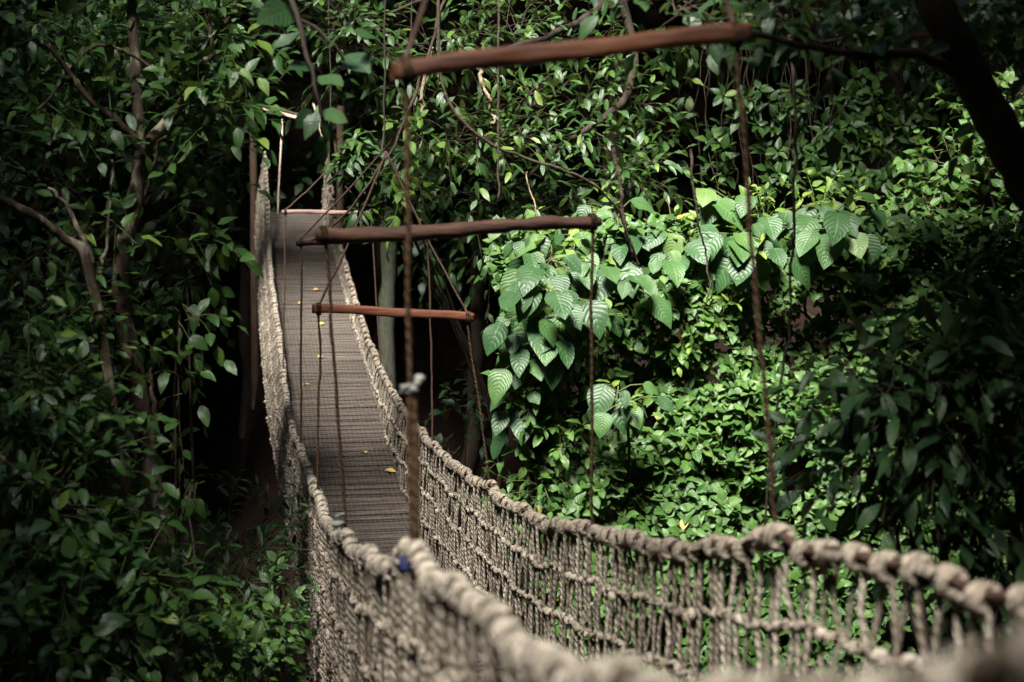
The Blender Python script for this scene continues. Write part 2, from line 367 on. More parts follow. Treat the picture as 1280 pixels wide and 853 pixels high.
BY = np.array([-1, 3, 6, 9, 12, 14.6, 19, 23.5, 26, 28.2]); BZ = np.array([-1.7, -2.1, -2.6, -3.1, -3.55, -3.2, -2.55, -1.95, -1.55, -1.1])
def smooth_tab(Y, Z, w):
    fine = np.arange(Y[0] - 3, Y[-1] + 3, .05); z = np.interp(fine, Y, Z)
    z[fine < Y[0]] = Z[0] + (fine[fine < Y[0]] - Y[0]) * (Z[1] - Z[0]) / (Y[1] - Y[0]); z[fine > Y[-1]] = Z[-1] + (fine[fine > Y[-1]] - Y[-1]) * (Z[-1] - Z[-2]) / (Y[-1] - Y[-2])
    k = np.hanning(int(w / .05) | 1); k /= k.sum(); zs = np.convolve(z, k, 'same')
    return lambda y: np.interp(y, fine, zs)
rail_z = smooth_tab(TY, TZ, .8); deck_z = smooth_tab(DY, DZ, 2.0); bot_z = smooth_tab(BY, BZ, 3.0)
ST = [4.28, 6.8, 9.8, 12.6, 17.6]
def rail_pt(side, y):
    y = np.asarray(y, float)
    z = rail_z(y)
    for s in ST: z = z + (.055 if s < 6 else .03) * np.exp(-((y - s) / .22) ** 2)      # pulled up where a hanger is tied
    z = z + .012 * np.sin(y * 5.1 + side * 2) + .01 * np.sin(y * 11.7 + side)
    x = (XL if side < 0 else XR) + .012 * np.sin(y * .8 + side) + .006 * np.sin(y * 3.7 + 2 * side)
    return np.stack([x, y, z], -1)
bridge = thing('suspension_bridge', 'rope and plank suspension bridge with knotted net sides crossing the dark ravine', 'footbridge', (1.1, 14, -2.8))
def frame_of(p):
    T = np.gradient(p, axis=0); T = nrm(T); a = nrm(np.cross(T, UPV)); b = np.cross(a, T); return T, a, b
hitch = {}
for side in (-1, 1):
    y = np.arange(-.4, 28.05, .05)
    mbc = MB(); p = rail_pt(side, y); tubes(mbc, p, .014 if side > 0 else .018, 8, ref=(0, 0, 1)); mbc.build('handrail_cable', M['cable'] if side > 0 else M['oldrope'], bridge); mbr = MB()
    hy = [-.3]
    while hy[-1] < 27.9: hy.append(hy[-1] + rng.uniform(.14, .19) * (1 if side > 0 else .8))
    hy = np.array(hy); hitch[side] = hy
    hp = rail_pt(side, hy); T = nrm(rail_pt(side, hy + .05) - rail_pt(side, hy - .05)); a = nrm(np.cross(T, UPV)); b = np.cross(a, T)
    # each hitch: a loop of rope that winds about twice round the rail cable
    turns = 1.7 if side > 0 else 2.0; K = 26; u = np.linspace(0, 1, K)
    tilt = rng.uniform(-.25, .25, len(hy))
    ang = (u[None] + np.arange(len(hy))[:, None]) * turns * 2 * np.pi
    R = rng.uniform(.025, .034, len(hy))[:, None] * (1.0 if side > 0 else .84)
    along = (u - .5)[None] * rng.uniform(.035, .06, len(hy))[:, None] + tilt[:, None] * R * np.cos(ang)
    path = hp[:, None] - .012 * b[:, None] + T[:, None] * along[..., None] + R[..., None] * (np.cos(ang)[..., None] * a[:, None] + np.sin(ang)[..., None] * b[:, None])
    tubes(mbr, path.reshape(1, -1, 3), (np.repeat(rng.uniform(.0155, .0195, len(hy)), K) * (1 if side > 0 else .85))[None], 7, ref=(.03, .2, 1))
    mbr.build('handrail_rope', M['rope'], bridge)
    # net: paired ropes from each hitch, tied together at rows of knots
    mbn = MB(); mbk = MB()
    def net_pt(yy, dep, off):
        """point dep metres below the rail"""
        zt = rail_z(yy); H = np.maximum(zt - bot_z(yy), .3); fr = np.clip(dep / H, 0, 1.2)
        inw = -side * .03 * fr - (.10 if side > 0 else .20) * np.sin(np.pi * np.clip(fr * .9, 0, 1)) * sstep(9.5, 20, yy)
        x = (XL if side < 0 else XR) + inw + off
        return np.stack([x, yy, zt - dep], -1)
    rows = np.arange(1, 9) * .25
    vy = np.sort(np.concatenate([hy - .035, hy + .035])); Mv = len(vy)
    Hs = rail_z(vy) - bot_z(vy)
    ks = np.concatenate([[.035], np.arange(1, 17) * .125])
    P = np.empty((Mv, len(ks), 3))
    # alternate gather: ropes swing to one neighbour at odd rows and to the other at even rows
    sgn = np.where(np.arange(Mv) % 2 == 0, 1, -1)
    ph0 = rng.normal(0, .009, (Mv, len(ks)))
    for j, d in enumerate(ks):
        sw = [.0, .012, .036, .012, -.022, .012][0 if j == 0 else (1, 2, 3, 4)[(j - 1) % 4]] if True else 0
        shift = {0: 0, 1: .0, 2: .030, 3: .0, 4: -.03}[0 if j == 0 else (j - 1) % 4 + 1]
        dd = np.minimum(d, np.maximum(Hs + rng.normal(0, .1, Mv), .06) if j > 1 else 9)
        dd = dd + .014 * np.sin(vy * 7 + j) * (j > 0)
        P[:, j] = net_pt(vy + sgn * shift * -1 + ph0[:, j], dd, rng.normal(0, .008, Mv))
    tubes(mbn, P, rng.uniform(.0078, .0112, Mv), 5, capped=False)
    mbn.build('net_rope', M['rope'], bridge)
    for r_i, d in enumerate(rows):
        yy = np.arange(-.3, 27.6, .045)
        H = rail_z(yy) - bot_z(yy); ok = H > d + .03
        if ok.sum() < 20: continue
        dd = d + .014 * np.sin(yy * 7 + 2 * (r_i + 1)) + .012 * np.sin(yy * 31 + r_i)
        pts = net_pt(yy, dd, .012 * np.sin(yy * 40 + r_i))
        idx = np.where(ok)[0]; cuts = np.split(idx, np.where(np.diff(idx) > 1)[0] + 1)
        for cseg in cuts:
            if len(cseg) > 5: tubes(mbk, pts[cseg], .0125, 5, ref=(0, 0, 1))
        kk = vy[(rail_z(vy) - bot_z(vy)) > d + .03]; kk = kk + rng.normal(0, .012, len(kk))
        C = net_pt(kk, d + .014 * np.sin(kk * 7 + 2 * (r_i + 1)) + rng.normal(0, .007, len(kk)), rng.normal(0, .01, len(kk)))
        knots(mbk, C, rng.uniform(.015, .024, len(kk)), jit=.16)
    # loose ends along the lower edge
    yy = np.arange(3, 28, .13); yy = yy + rng.normal(0, .04, len(yy)); H = rail_z(yy) - bot_z(yy)
    S = net_pt(yy, H, 0 * yy); u = np.linspace(0, 1, 4)
    dirv = np.stack([side * rng.uniform(-.02, .07, len(yy)), rng.normal(0, .04, len(yy)), -rng.uniform(.03, .2, len(yy))], -1)
    tubes(mbk, S[:, None] + dirv[:, None] * u[None, :, None] + rng.normal(0, .006, (len(yy), 4, 3)), .009, 5, capped=False)
    knots(mbk, S, rng.uniform(.016, .026, len(S)), jit=.16)
    mbk.build('net_knots', M['rope'], bridge)
# deck: cross planks on two bearer cables, with wire mesh stretched over them
mbd = MB(); y = -.8
while y < 28.4:
    w = rng.uniform(.115, .185); y0 = y + w / 2
    z = float(deck_z(y0)); dz = float(deck_z(y0 + .1) - deck_z(y0 - .1)) / .2; T = nrm(np.array([0, 1, dz])); Nn = np.array([0, -T[2], T[1]])
    roll = rng.normal(0, .012); X = nrm(np.array([1, rng.normal(0, .006), roll])); 
    box(mbd, np.array([(XL + XR) / 2 + rng.normal(0, .012), y0, z - .02 + rng.normal(0, .004)]), 1.14 + rng.normal(0, .015), w - .007, .035, X=X, Y=T, Z=np.cross(X, T), rnd=rng.random(), bev=.12)
    y += w
deck = mbd.build('deck', M['deck'], bridge, smooth=False)
mbw = MB()
yy = np.arange(-.6, 28.2, .12)
for x in np.arange(XL + .07, XR - .06, .05):
    tubes(mbw, np.stack([x + 0 * yy + .003 * np.sin(yy * 9 + x * 40), yy, deck_z(yy) + .008 + .003 * np.sin(yy * 23 + x * 60)], -1), 0.0036, 4, ref=(0, 0, 1), capped=False)
yy = np.arange(-.6, 28.2, .07); pt = np.stack([np.stack([np.full_like(yy, x), yy + .004 * np.sin(yy * 50), deck_z(yy) + .011], -1) for x in np.linspace(XL + .07, XR - .07, 4)], 1)
tubes(mbw, pt, 0.003, 4, capped=False)
mbw.build('wire_mesh', M['wire'], deck)
for x in (XL + .16, XR - .16):
    mb = MB(); yy = np.arange(-.9, 28.5, .3); tubes(mb, np.stack([x + 0 * yy, yy, deck_z(yy) - .06], -1), .02, 8, ref=(0, 0, 1)); mb.build('deck_cable', M['cable'], bridge)
# posts at both ends, the far pair under a pale crossbeam
for x, yb in ((XL - .12, -.75), (XR + .12, -.75), (.28, 28.35), (1.97, 28.35)):
    mb = MB(); g = float(ground(np.array(x), np.array(yb))) - .4; top = .5 if yb < 0 else 2.62
    limb(mb, [(x, yb, g), (x, yb, (g + top) / 2), (x + .02, yb, top)], .085, .07, 14, .01); mb.build('post', M['blackpole'], bridge)
# crossbeams hung on ropes, each with two hangers down to the handrails
def crossbeam(pl, pr, mat, th, hh, rnd=False, apex=None, hang=('cord', .0085), sag=0, group=None):
    pl, pr = np.asarray(pl), np.asarray(pr); c = (pl + pr) / 2; X = nrm(pr - pl); Yv = nrm(np.cross(UPV, X)); Zv = np.cross(X, Yv)
    mb = MB()
    if rnd:
        n = 26; p = wob([pl, pl * .66 + pr * .34 + UPV * -.008, pl * .33 + pr * .67 + UPV * .010, pr], n, .012)
        rr = np.linspace(hh * .55, hh * .43, n) * (1 + .09 * np.sin(np.arange(n) * 1.7) + rng.normal(0, .04, n)); rr[0] *= .8; rr[-1] *= .6
        tubes(mb, p, rr, 12)
    else:
        n = 40; s_ = np.linspace(0, 1, n); k = 16; an = (np.arange(k) + .5) * 2 * np.pi / k
        sq = np.stack([np.cos(an), np.sin(an)], -1); sq = sq / (np.abs(sq) ** 10).sum(-1, keepdims=True) ** (1 / 10)
        amp = 1 + .05 * np.sin(s_[:, None] * 11 + an[None] * 2) + .035 * np.sin(s_[:, None] * 37 + an[None] * 3 + 1) + rng.normal(0, .018, (n, k)); amp[[0, -1]] *= .9
        bow = .008 * np.sin(s_ * 3.1) + .004 * np.sin(s_ * 9)
        v = pl + (pr - pl) * s_[:, None, None] + Yv * (sq[:, 0] * th * .5 * amp)[..., None] + Zv * (sq[:, 1] * hh * .5 * amp + bow[:, None])[..., None]
        i_ = np.arange(n - 1)[:, None]; j_ = np.arange(k)[None]; q_ = np.stack([i_ * k + j_, i_ * k + (j_ + 1) % k, (i_ + 1) * k + (j_ + 1) % k, (i_ + 1) * k + j_], -1).reshape(-1, 4)
        cp = [[e_ * k + t_ for t_ in (0, 2 * m_ + 1, 2 * m_ + 2, (2 * m_ + 3) % k)] for e_ in (0, n - 1) for m_ in range(k // 2 - 1)]
        mb.add(v, np.concatenate([q_, np.array(cp)]))
    bm_ = mb.build('crossbeam', mat, bridge)
    for e, s in ((pl, -1), (pr, 1)):
        e2 = e - s * X * .045
        # lashing round the beam end
        mb = MB(); u = np.linspace(0, 1, 60); an = u * 3 * 6.283
        R1, R2 = th * .5 + .004, hh * .5 + .004
        if rnd: R1 = R2 = hh * .5 - .002
        tubes(mb, e2 + X * ((u - .5) * .035)[:, None] + Yv * (R1 * np.cos(an) * 1.15)[:, None] + Zv * (R2 * np.sin(an) * 1.15)[:, None], .006, 5)
        mb.build('lashing', M['cord'], bm_)
        yb = e2[1]; foot = rail_pt(s, yb) + np.array([0, 0, .01])
        mb = MB(); p = wob([e2 - Zv * hh * .5, e2 * .6 + foot * .4, foot], 26, .012); tubes(mb, p, hang[1] * (1 + .1 * np.sin(np.arange(26) * 1.3)), 7)
        hg = mb.build('hanger_rope', M[hang[0]], bridge)
        if apex is not None:
            mb = MB(); tubes(mb, wob([e2 + Zv * hh * .5, (e2 + apex) / 2 + np.array([0, 0, -.02]), apex], 14, .012), .008, 6); mb.build('sling_rope', M['cable'], bridge)
        yield e2, foot, p
    if apex is not None:
        mb = MB(); tubes(mb, wob([apex, apex + np.array([.03, 0, 2.5]), apex + np.array([.0, .1, 7.0])], 20, .05), .007, 6); mb.build('main_sling_rope', M['darkbark'], bridge)
st = 4.28
(aL, fL, pL), (aR, fR, pR) = crossbeam(at(489, 90, st), at(936, 41, st), M['timber'], .06, .056, apex=at(712, -600, st))
# upper run of the left hanger of the near crossbeam is doubled below a white rag
mb = MB(); k0 = fL + (aL - fL) * .33
for o in (-.006, .006): tubes(mb, wob([k0 + [o, 0, 0], (k0 + fL) / 2 + [o * 1.2, 0, 0], fL + [o, 0, .0]], 14, .006), .0095, 6)
tubes(mb, wob([fL + [0, -.05, 0], fL + [.0, -.055, -.12], fL + [.002, -.05, -.36]], 12, .008), .016, 6)
mb.build('hanger_strap', M['cord'], bridge)
mb = MB(); knots(mb, k0 + rng.normal(0, 1, (5, 3)) * [.02, .01, .012], [.017, .014, .014, .012, .012], squash=(1.3, 1, .7)); knots(mb, [k0 + [.014, 0, .018], k0 + [.022, 0, .032]], .013); mb.build('rag', M['cloth'], bridge)
mb = MB(); u = np.linspace(0, 1, 50); an = u * 4 * 6.283
tubes(mb, fL + np.stack([.042 * np.cos(an), .05 * np.sin(an) - .01, -.045 - .03 * u], -1), .008, 6); mb.build('blue_binding', M['blue'], bridge)
st = 6.8
q = list(crossbeam(at(393, 294, st), at(752, 277, st), M['log'], .07, .072, rnd=True))
k0 = q[0][1] + np.array([-.03, 0, .05]); mb = MB(); knots(mb, k0 + rng.normal(0, 1, (4, 3)) * .012, [.024, .02, .018, .016], squash=(1.3, 1, .6)); mb.build('rag', M['cloth'], bridge)
st = 9.8
list(crossbeam(at(390, 386, st), at(592, 397, st), M['redwood'], .05, .060, apex=at(482, 189, st)))
st = 12.6
list(crossbeam(at(370, 303, st), at(541, 294, st), M['log'], .06, .065, rnd=True, apex=at(512, 150, st), hang=('cable', .010)))
st = 17.6
list(crossbeam(at(352, 265, st), at(468, 267, st), M['greywood'], .05, .045, apex=at(411, 210, st), hang=('cable', .009)))
mb = MB(); box(mb, (at(329, 134, 28.2) + at(398, 153, 28.2)) / 2, 1.15, .09, .10, X=nrm(at(398, 153, 28.2) - at(329, 134, 28.2)), Y=(0, 1, 0), Z=np.cross(nrm(at(398, 153, 28.2) - at(329, 134, 28.2)), (0, 1, 0)))
mb.build('crossbeam', M['palewood'], bridge)
for a_, b_ in (((353, 150), (347, 268)), ((392, 130), (408, 190)), ((418, 178), (432, 290)), ((405, 190), (424, 222))):
    mb = MB(); tubes(mb, wob([at(*a_, 27.6), (at(*a_, 27.6) + at(*b_, 25.5)) / 2, at(*b_, 25.5)], 12, .02), .014, 6); mb.build('stay_rope', M['cable'] if a_[0] > 400 else M['palewood'], bridge)
# fallen leaves on the deck
for (px, fy, dx) in ((.35, 22.4, .1), (.62, 21.2, .2), (.75, 15.6, .3), (.9, 15.1, .1), (.25, 18.1, .2), (.5, 19.4, 0), (.82, 17.2, 0), (.4, 24.3, 0), (.66, 23.1, 0)):
    mb = MB(); x = XL + .1 + px * 1.0; z = float(deck_z(fy)) + .02
    leaves(mb, [(0, 0, 0)], nrm(rng.normal(size=(1, 3)) * [1, 1, .05]), np.array([[0, -.2, 1.0]]), [.13], 'ovate', droop=.1, fold=.3)
    o = mb.build('fallen_leaf', M['fallen']); o.location = (x, fy, z)
    tag(o, 'yellow fallen leaf lying on the worn deck boards of the bridge', 'leaf', 'yellow leaves fallen on the bridge deck')
# ------------------------------------------------------------------ plants
def plant(name, label, cat, base, group=None): return thing(name, label, cat, base, group)
def gpt(x, y): return np.array([x, y, float(ground(np.array(x), np.array(y)))])
def down(p, dx=0, dy=0): return gpt(p[0] + dx, p[1] + dy) - [0, 0, .1]
LN = (-.1, -.3, 0)
# ---- forked tree on the left
b = down(at(214, 790, 9.0)); t = plant('forked_tree', 'mottled grey brown forked tree left of the bridge', 'tree', b)
mb = MB(); fk = at(172, 235, 9.1); cr = at(152, 350, 9.0)
limb(mb, [b, at(213, 770, 9), at(196, 640, 9), at(170, 480, 9), cr, at(176, 215, 9.1), at(176, 180, 9.1), at(168, 70, 9.2), at(160, -60, 9.3)], .078, .026, 60, .02, 10)
limb(mb, [at(174, 190, 9.1), at(150, 158, 9.0), at(105, 120, 8.9), at(60, 55, 8.8)], .032, .012)
limb(mb, [at(176, 185, 9.1), at(215, 145, 9.2), at(262, 72, 9.3), at(285, 20, 9.4), at(330, -30, 9.5)], .036, .014)
limb(mb, [at(196, 92, 9.1), at(120, 60, 9), at(45, 140, 8.8)], .014, .006)
limb(mb, [at(178, 250, 9.1), at(198, 180, 8.9), at(205, 172, 8.8)], .012, .004)
limb(mb, [at(262, 72, 9.3), at(262, 30, 9.3), at(245, -10, 9.3)], .014, .008)
limb(mb, [at(186, 560, 9), at(195, 520, 8.95), at(190, 460, 8.9)], .028, .008)
mb.build('trunk', M['bark'], t)
lm, sm = MB(), MB()
clumps(lm, lm, [(60, 30, 9.4, 120, 44, 36), (190, 15, 9.7, 110, 36, 34), (275, 40, 9.4, 46, 50, 28), (252, 130, 9.2, 38, 42, 22), (90, 140, 9.0, 70, 36, 14), (245, 215, 9.6, 44, 54, 18), (160, 300, 8.75, 36, 30, 5), (20, 120, 9.4, 50, 50, 16)], .135, 'ovate', k=6, lean=LN, stem=.004, wf=.9)
lo = lm.build('crown', M['tree'], t); pass
# ---- slender tree
b = down(at(165, 700, 8.4)); t = plant('slender_tree', 'slender pale stemmed tree bending left beside the forked tree', 'tree', b)
mb = MB(); limb(mb, [b, at(160, 660, 8.4), at(146, 560, 8.4), at(128, 420, 8.4), at(106, 318, 8.4), at(84, 300, 8.4), at(40, 268, 8.3), at(-30, 235, 8.2)], .036, .024, 50, .02, 8)
limb(mb, [at(112, 330, 8.4), at(92, 280, 8.4), at(60, 235, 8.5)], .02, .008); limb(mb, [at(128, 420, 8.4), at(124, 350, 8.5), at(126, 300, 8.6), at(140, 200, 8.7)], .016, .006)
mb.build('trunk', M['bark'], t)
lm, sm = MB(), MB(); clumps(lm, sm, [(30, 330, 8.6, 70, 55, 34), (45, 215, 9.0, 70, 40, 22), (100, 395, 8.8, 50, 40, 18)], .12, 'lance', k=6, lean=LN, wf=1.3)
lo = lm.build('crown', M['tree'], t); sm.build('twigs', M['liana'], lo)
# ---- sapling hanging leaves right of the forked tree
def bush(name, label, cat, items, L, shape, mat, k=6, base=None, stems=5, mats='stem', joined=False, **kw):
    px, py, Y = items[0][:3]; c = at(px, py, Y); b = down(c) if base is None else np.asarray(base)
    t = plant(name, label, cat, b); lm, sm, tm = MB(), MB(), MB()
    clumps(lm, lm if joined else sm, items, L, shape, k=k, **kw)
    for it in items[:stems]:
        e = at(*it[:3]); limb(tm, [b + rng.normal(0, .06, 3) * [1, 1, 0], (b + e) / 2 + rng.normal(0, .08, 3), e], .02, .007, 18, .05, 6)
    lo = lm.build('foliage', M[mat], t)
    if sm.v: sm.build('twigs', M[mats], lo)
    if tm.v: tm.build('stem', M['liana'], t)
    return t
bush('sapling', 'thin sapling with drooping dark leaves right of the forked trunk', 'sapling', [(225, 285, 9.6, 40, 45, 18), (225, 410, 9.4, 26, 60, 7), (222, 500, 9.3, 14, 40, 4), (238, 612, 9.3, 22, 30, 5), (230, 350, 9.6, 36, 50, 12)], .13, 'ovate', 'tree', k=5, upb=-.3, grav=.5, lean=LN, base=down(at(225, 760, 9.2)))
# ---- dense shrubs, lower left
bush('leafy_shrub', 'tall dim leafy shrub at the left edge below the pale branch', 'shrub', [(40, 520, 8.0, 90, 80, 62), (90, 600, 7.8, 60, 70, 44), (30, 640, 7.6, 80, 60, 40), (25, 430, 8.4, 55, 40, 22)], .12, 'lance', 'tree', k=7, lean=LN, wf=1.35)
bush('leafy_shrub', 'low leafy shrub at the foot of the forked trunk', 'shrub', [(120, 720, 7.6, 90, 60, 50), (140, 690, 8.0, 44, 44, 20), (60, 790, 7.2, 90, 50, 40), (180, 810, 7.6, 70, 50, 34)], .13, 'ovate', 'tree', k=6, lean=LN)
bush('glossy_shrub', 'glossy small leaved shrub beside the bottom of the left rope net', 'shrub', [(330, 790, 9.8, 45, 50, 44), (290, 820, 9.4, 60, 40, 42), (350, 740, 10.2, 25, 25, 13), (250, 790, 9.2, 40, 40, 20)], .10, 'ovate', 'creeper', k=6, lean=LN)
bush('fern_clump', 'dim clump of narrow fronds in the shade beneath the bridge', 'fern', [(300, 690, 10.6, 70, 30, 22), (345, 650, 11.2, 26, 22, 9), (275, 735, 10.2, 60, 25, 16)], .14, 'lance', 'dark', k=9, lean=LN, spread=.7, wf=.8, stems=0, base=down(at(305, 735, 10.6)))
bush('understory_shrub', 'dark shrub behind the forked tree at mid height', 'shrub', [(70, 400, 11.5, 110, 80, 34), (140, 560, 11.5, 70, 100, 24), (30, 600, 11, 80, 100, 30)], .16, 'ovate', 'dark', k=6, lean=LN)
# ---- tree behind upper left with a light yellow green patch
b = gpt(-4.2, 14.5); t = plant('back_tree', 'tree with a pale sunlit crown showing behind the forked tree', 'tree', b)
mb = MB(); limb(mb, [b, (-4.0, 14.4, -.5), (-3.8, 14.2, 2), (-3.6, 14, 5)], .16, .08, 30, .06, 10); mb.build('trunk', M['darkbark'], t)
lm, sm = MB(), MB(); clumps(lm, sm, [(215, 85, 13.2, 70, 36, 46), (205, 120, 13.2, 60, 30, 34), (95, 95, 13, 90, 50, 50), (262, 150, 13.4, 42, 46, 20), (40, 240, 13, 80, 50, 24), (170, 20, 13, 150, 34, 44), (180, 200, 13.6, 80, 40, 20)], .17, 'ovate', k=6, lean=LN)
lo = lm.build('crown', M['creeper'], t); sm.build('twigs', M['liana'], lo)
# ---- tree behind the bridge, centre
b = gpt(2.6, 24.5); t = plant('mossy_tree', 'pale mossy tree trunk standing behind the right side of the bridge', 'tree', b)
mb = MB(); p0 = at(484, 440, 24); limb(mb, [(p0[0] + .05, p0[1], b[2]), p0, at(487, 300, 24), at(492, 160, 24), at(500, 0, 24), at(505, -120, 24)], .15, .12, 40, .10, 12); mb.build('trunk', M['greybark'], t)
lm, sm = MB(), MB(); clumps(lm, sm, [(470, -40, 24, 140, 70, 70), (380, 20, 24, 110, 60, 50)], .26, 'ovate', k=6, lean=LN); lo = lm.build('crown', M['dark'], t); sm.build('twigs', M['liana'], lo)
# ---- umbrella leaved shrub
t = plant('umbrella_shrub', 'umbrella leaved shrub hanging beside the far right handrail', 'shrub', gpt(2.6, 14.5))
lm, sm, tm = MB(), MB(), MB()
for (px, py, Y, rx, ry, m) in [(455, 190, 14.0, 30, 24, 12), (440, 215, 14, 22, 20, 8), (478, 225, 14.2, 28, 20, 10), (500, 205, 13.8, 20, 25, 8), (470, 262, 14.0, 26, 14, 7), (515, 240, 14.2, 22, 26, 7)]:
    c = at(px, py, Y); C, d = ell(c, np.array([rx, 25, ry]) * Y / F_PX, m)
    twigs(lm, lm, C, d * .3 + np.array([-.1, -.35, .55]) + rng.normal(0, .2, (m, 3)), 8, .20, 'lance', style='whorl', spread=.9, grav=.35, lean=LN, droop=.35, wf=.95)
    limb(tm, [gpt(2.6, 14.5), (2.4, 14.4, -1.5), c], .02, .006, 20, .08, 6)
lo = lm.build('foliage', M['tree'], t); tm.build('stem', M['liana'], t)
# ---- overhanging narrow leaved tree, upper middle
b = gpt(4.4, 17.2); t = plant('overhanging_tree', 'narrow leaved tree overhanging the middle of the bridge', 'tree', b)
mb = MB(); limb(mb, [b, (4.5, 17.0, 0), (4.3, 16, 3), (3.6, 14.5, 5)], .16, .08, 30, .06, 10)
for pts in ([(4.3, 16, 3), at(740, 20, 13.4), at(640, 60, 13), at(560, 90, 12.8)], [(4.3, 16, 3), at(790, 110, 13.4), at(700, 190, 13), at(640, 240, 13)], [(4.3, 16, 3), at(690, -10, 13), at(600, -10, 13), at(480, 20, 12.6)]):
    limb(mb, pts, .05, .012, 26, .06, 7)
mb.build('trunk', M['darkbark'], t)
lm, sm = MB(), MB()
IT = [(575, 170, 12.6, 50, 22, 28), (640, 175, 12.8, 44, 26, 20), (668, 128, 13, 50, 28, 20), (600, 245, 13.2, 42, 28, 17), (685, 250, 13, 50, 30, 24), (728, 165, 13.2, 40, 26, 16), (760, 125, 13.4, 38, 26, 16), (640, 305, 13.4, 44, 24, 16), (785, 218, 13, 28, 36, 34), (550, 55, 13, 60, 36, 32), (640, 35, 13.4, 60, 30, 28), (450, 60, 12.6, 50, 34, 22), (740, 55, 13.6, 50, 34, 22), (415, 15, 12.6, 60, 32, 22), (520, 112, 12.8, 30, 22, 9), (700, 308, 13.4, 40, 20, 13)]
clumps(lm, sm, IT, .155, 'lance', k=7, lean=LN, spread=.75, grav=.35, wf=1.15)
lo = lm.build('crown', M['tree'], t); sm.build('twigs', M['liana'], lo)
for (px, py, Y, rx, ry, m, lab) in [(520, 160, 12.2, 26, 12, 7, 'bright yellow green sprig of young leaves below the near crossbeam'), (496, 248, 12.8, 8, 24, 6, 'lime green sprig hanging below the umbrella leaved shrub')]:
    t = plant('young_sprig', lab, 'sprig', at(px, py - 20, Y)); lm, sm = MB(), MB(); clumps(lm, lm, [(px, py, Y, rx, ry, m)], .12, 'ovate', k=5, lean=LN); lm.build('leaves', M['bright'], t)
# ---- near branch with large dark leaves over the far end of the bridge
t = plant('overhanging_branch', 'dark branch with large oval leaves hanging in front of the far pale crossbeam', 'branch', at(330, -80, 7.0))
mb = MB(); limb(mb, [at(330, -80, 7), at(370, 20, 6.9), at(392, 90, 6.8), at(404, 150, 6.8)], .018, .006, 20, .03, 6); limb(mb, [at(370, 20, 6.9), at(420, 60, 6.9), at(440, 110, 7)], .010, .005, 14, .02, 6); mb.build('limb', M['darkbark'], t)
lm = MB()
spec = [((390, 138), (364, 160)), ((398, 140), (378, 172)), ((402, 140), (434, 152)), ((404, 150), (412, 180)), ((402, 170), (404, 206)), ((416, 118), (445, 118)), ((430, 70), (462, 82)), ((392, 80), (360, 84)), ((440, 40), (478, 44)), ((375, 40), (338, 60)), ((400, 95), (428, 104)), ((410, 60), (438, 30)), ((365, 10), (330, 20))]
P = np.array([at(a[0], a[1], 6.85 + rng.normal(0, .06)) for a, _ in spec]); Q = np.array([at(q_[0], q_[1], 6.8 + rng.normal(0, .05)) for _, q_ in spec])
leaves(lm, P, Q - P, norm_up(nrm(Q - P), .3, (0, -.8, -.3)), np.linalg.norm(Q - P, axis=1), 'ovate', droop=.12, fold=.12, wf=.95)
lm.build('leaves', M['dark'], t)
# ---- broad leaved plants on the right bank
def broad(label, whorls, L, base, extra=()):
    b = gpt(*base); t = plant('broadleaf_shrub', label, 'shrub', b); lm, tm, bl = MB(), MB(), MB()
    for (px, py, Y, n) in whorls:
        Y -= .35; n = n + 4; tip = at(px, py, Y); mid = np.array([tip[0] + .1, tip[1] + .35, tip[2] - .5]); limb(tm, [b, (b + mid) / 2 + rng.normal(0, .08, 3), mid, tip], .02, .008, 20, .04, 6)
        az = rng.uniform(0, 6.28) + np.arange(n) * 2.4
        el_ = np.where(np.arange(n) < 2, rng.uniform(.0, .5, n), rng.uniform(-.9, -.1, n))
        D = np.stack([np.cos(az) * np.cos(el_), np.sin(az) * np.cos(el_) - .35, np.sin(el_)], -1); D = nrm(D)
        pet = rng.uniform(.08, .2, n)
        P = tip + rng.normal(0, .05, (n, 3)) + D * pet[:, None] + np.array([0, 0, 1]) * (pet * .3)[:, None]
        A = nrm(D + np.array([0, -.1, -.75]))
        tubes(tm, np.stack([np.broadcast_to(tip, P.shape), (tip + P) / 2 + [0, 0, .02], P], 1), .0045, 4, capped=False)
        leaves(lm, P, A, norm_up(A, .22, (-.1, -.75, .1)), L * rng.uniform(.42, 1.02, n), 'big', droop=.28, fold=.22)
        k = 2; C = np.broadcast_to(tip, (k, 3)); twigs(bl, None, C + rng.normal(0, .04, (k, 3)), rng.normal(0, .5, (k, 3)) + UPV, 4, L * .38, 'ovate', lean=LN)
    lm.build('foliage', M['big'], t); bl.build('young_leaves', M['bright'], t); tm.build('stem', M['stem'], t)
broad('large leaved shrub overhanging the void at the left end of the creeper bank', [(666, 335, 9.9, 8), (690, 325, 10, 7), (666, 395, 9.7, 7), (690, 380, 9.8, 7), (672, 360, 9.7, 5), (718, 345, 10.1, 5), (656, 445, 9.8, 4), (652, 510, 9.9, 3), (665, 300, 10.1, 6), (705, 375, 9.8, 6), (735, 395, 9.9, 6), (690, 420, 9.7, 5), (672, 430, 9.8, 4)], .27, (2.6, 10.6))
broad('large leaved shrub with pale ribbed leaves behind the log crossbeam end', [(770, 275, 10.4, 7), (800, 290, 10.3, 7), (830, 320, 10.2, 7), (790, 330, 10.2, 6), (840, 280, 10.5, 6), (775, 310, 10.3, 5), (745, 300, 10.4, 6), (860, 300, 10.2, 6), (815, 350, 10.1, 5), (722, 300, 10.3, 5), (748, 335, 10.1, 5), (775, 355, 10.0, 5), (855, 330, 10.1, 5)], .27, (3.3, 11.3))
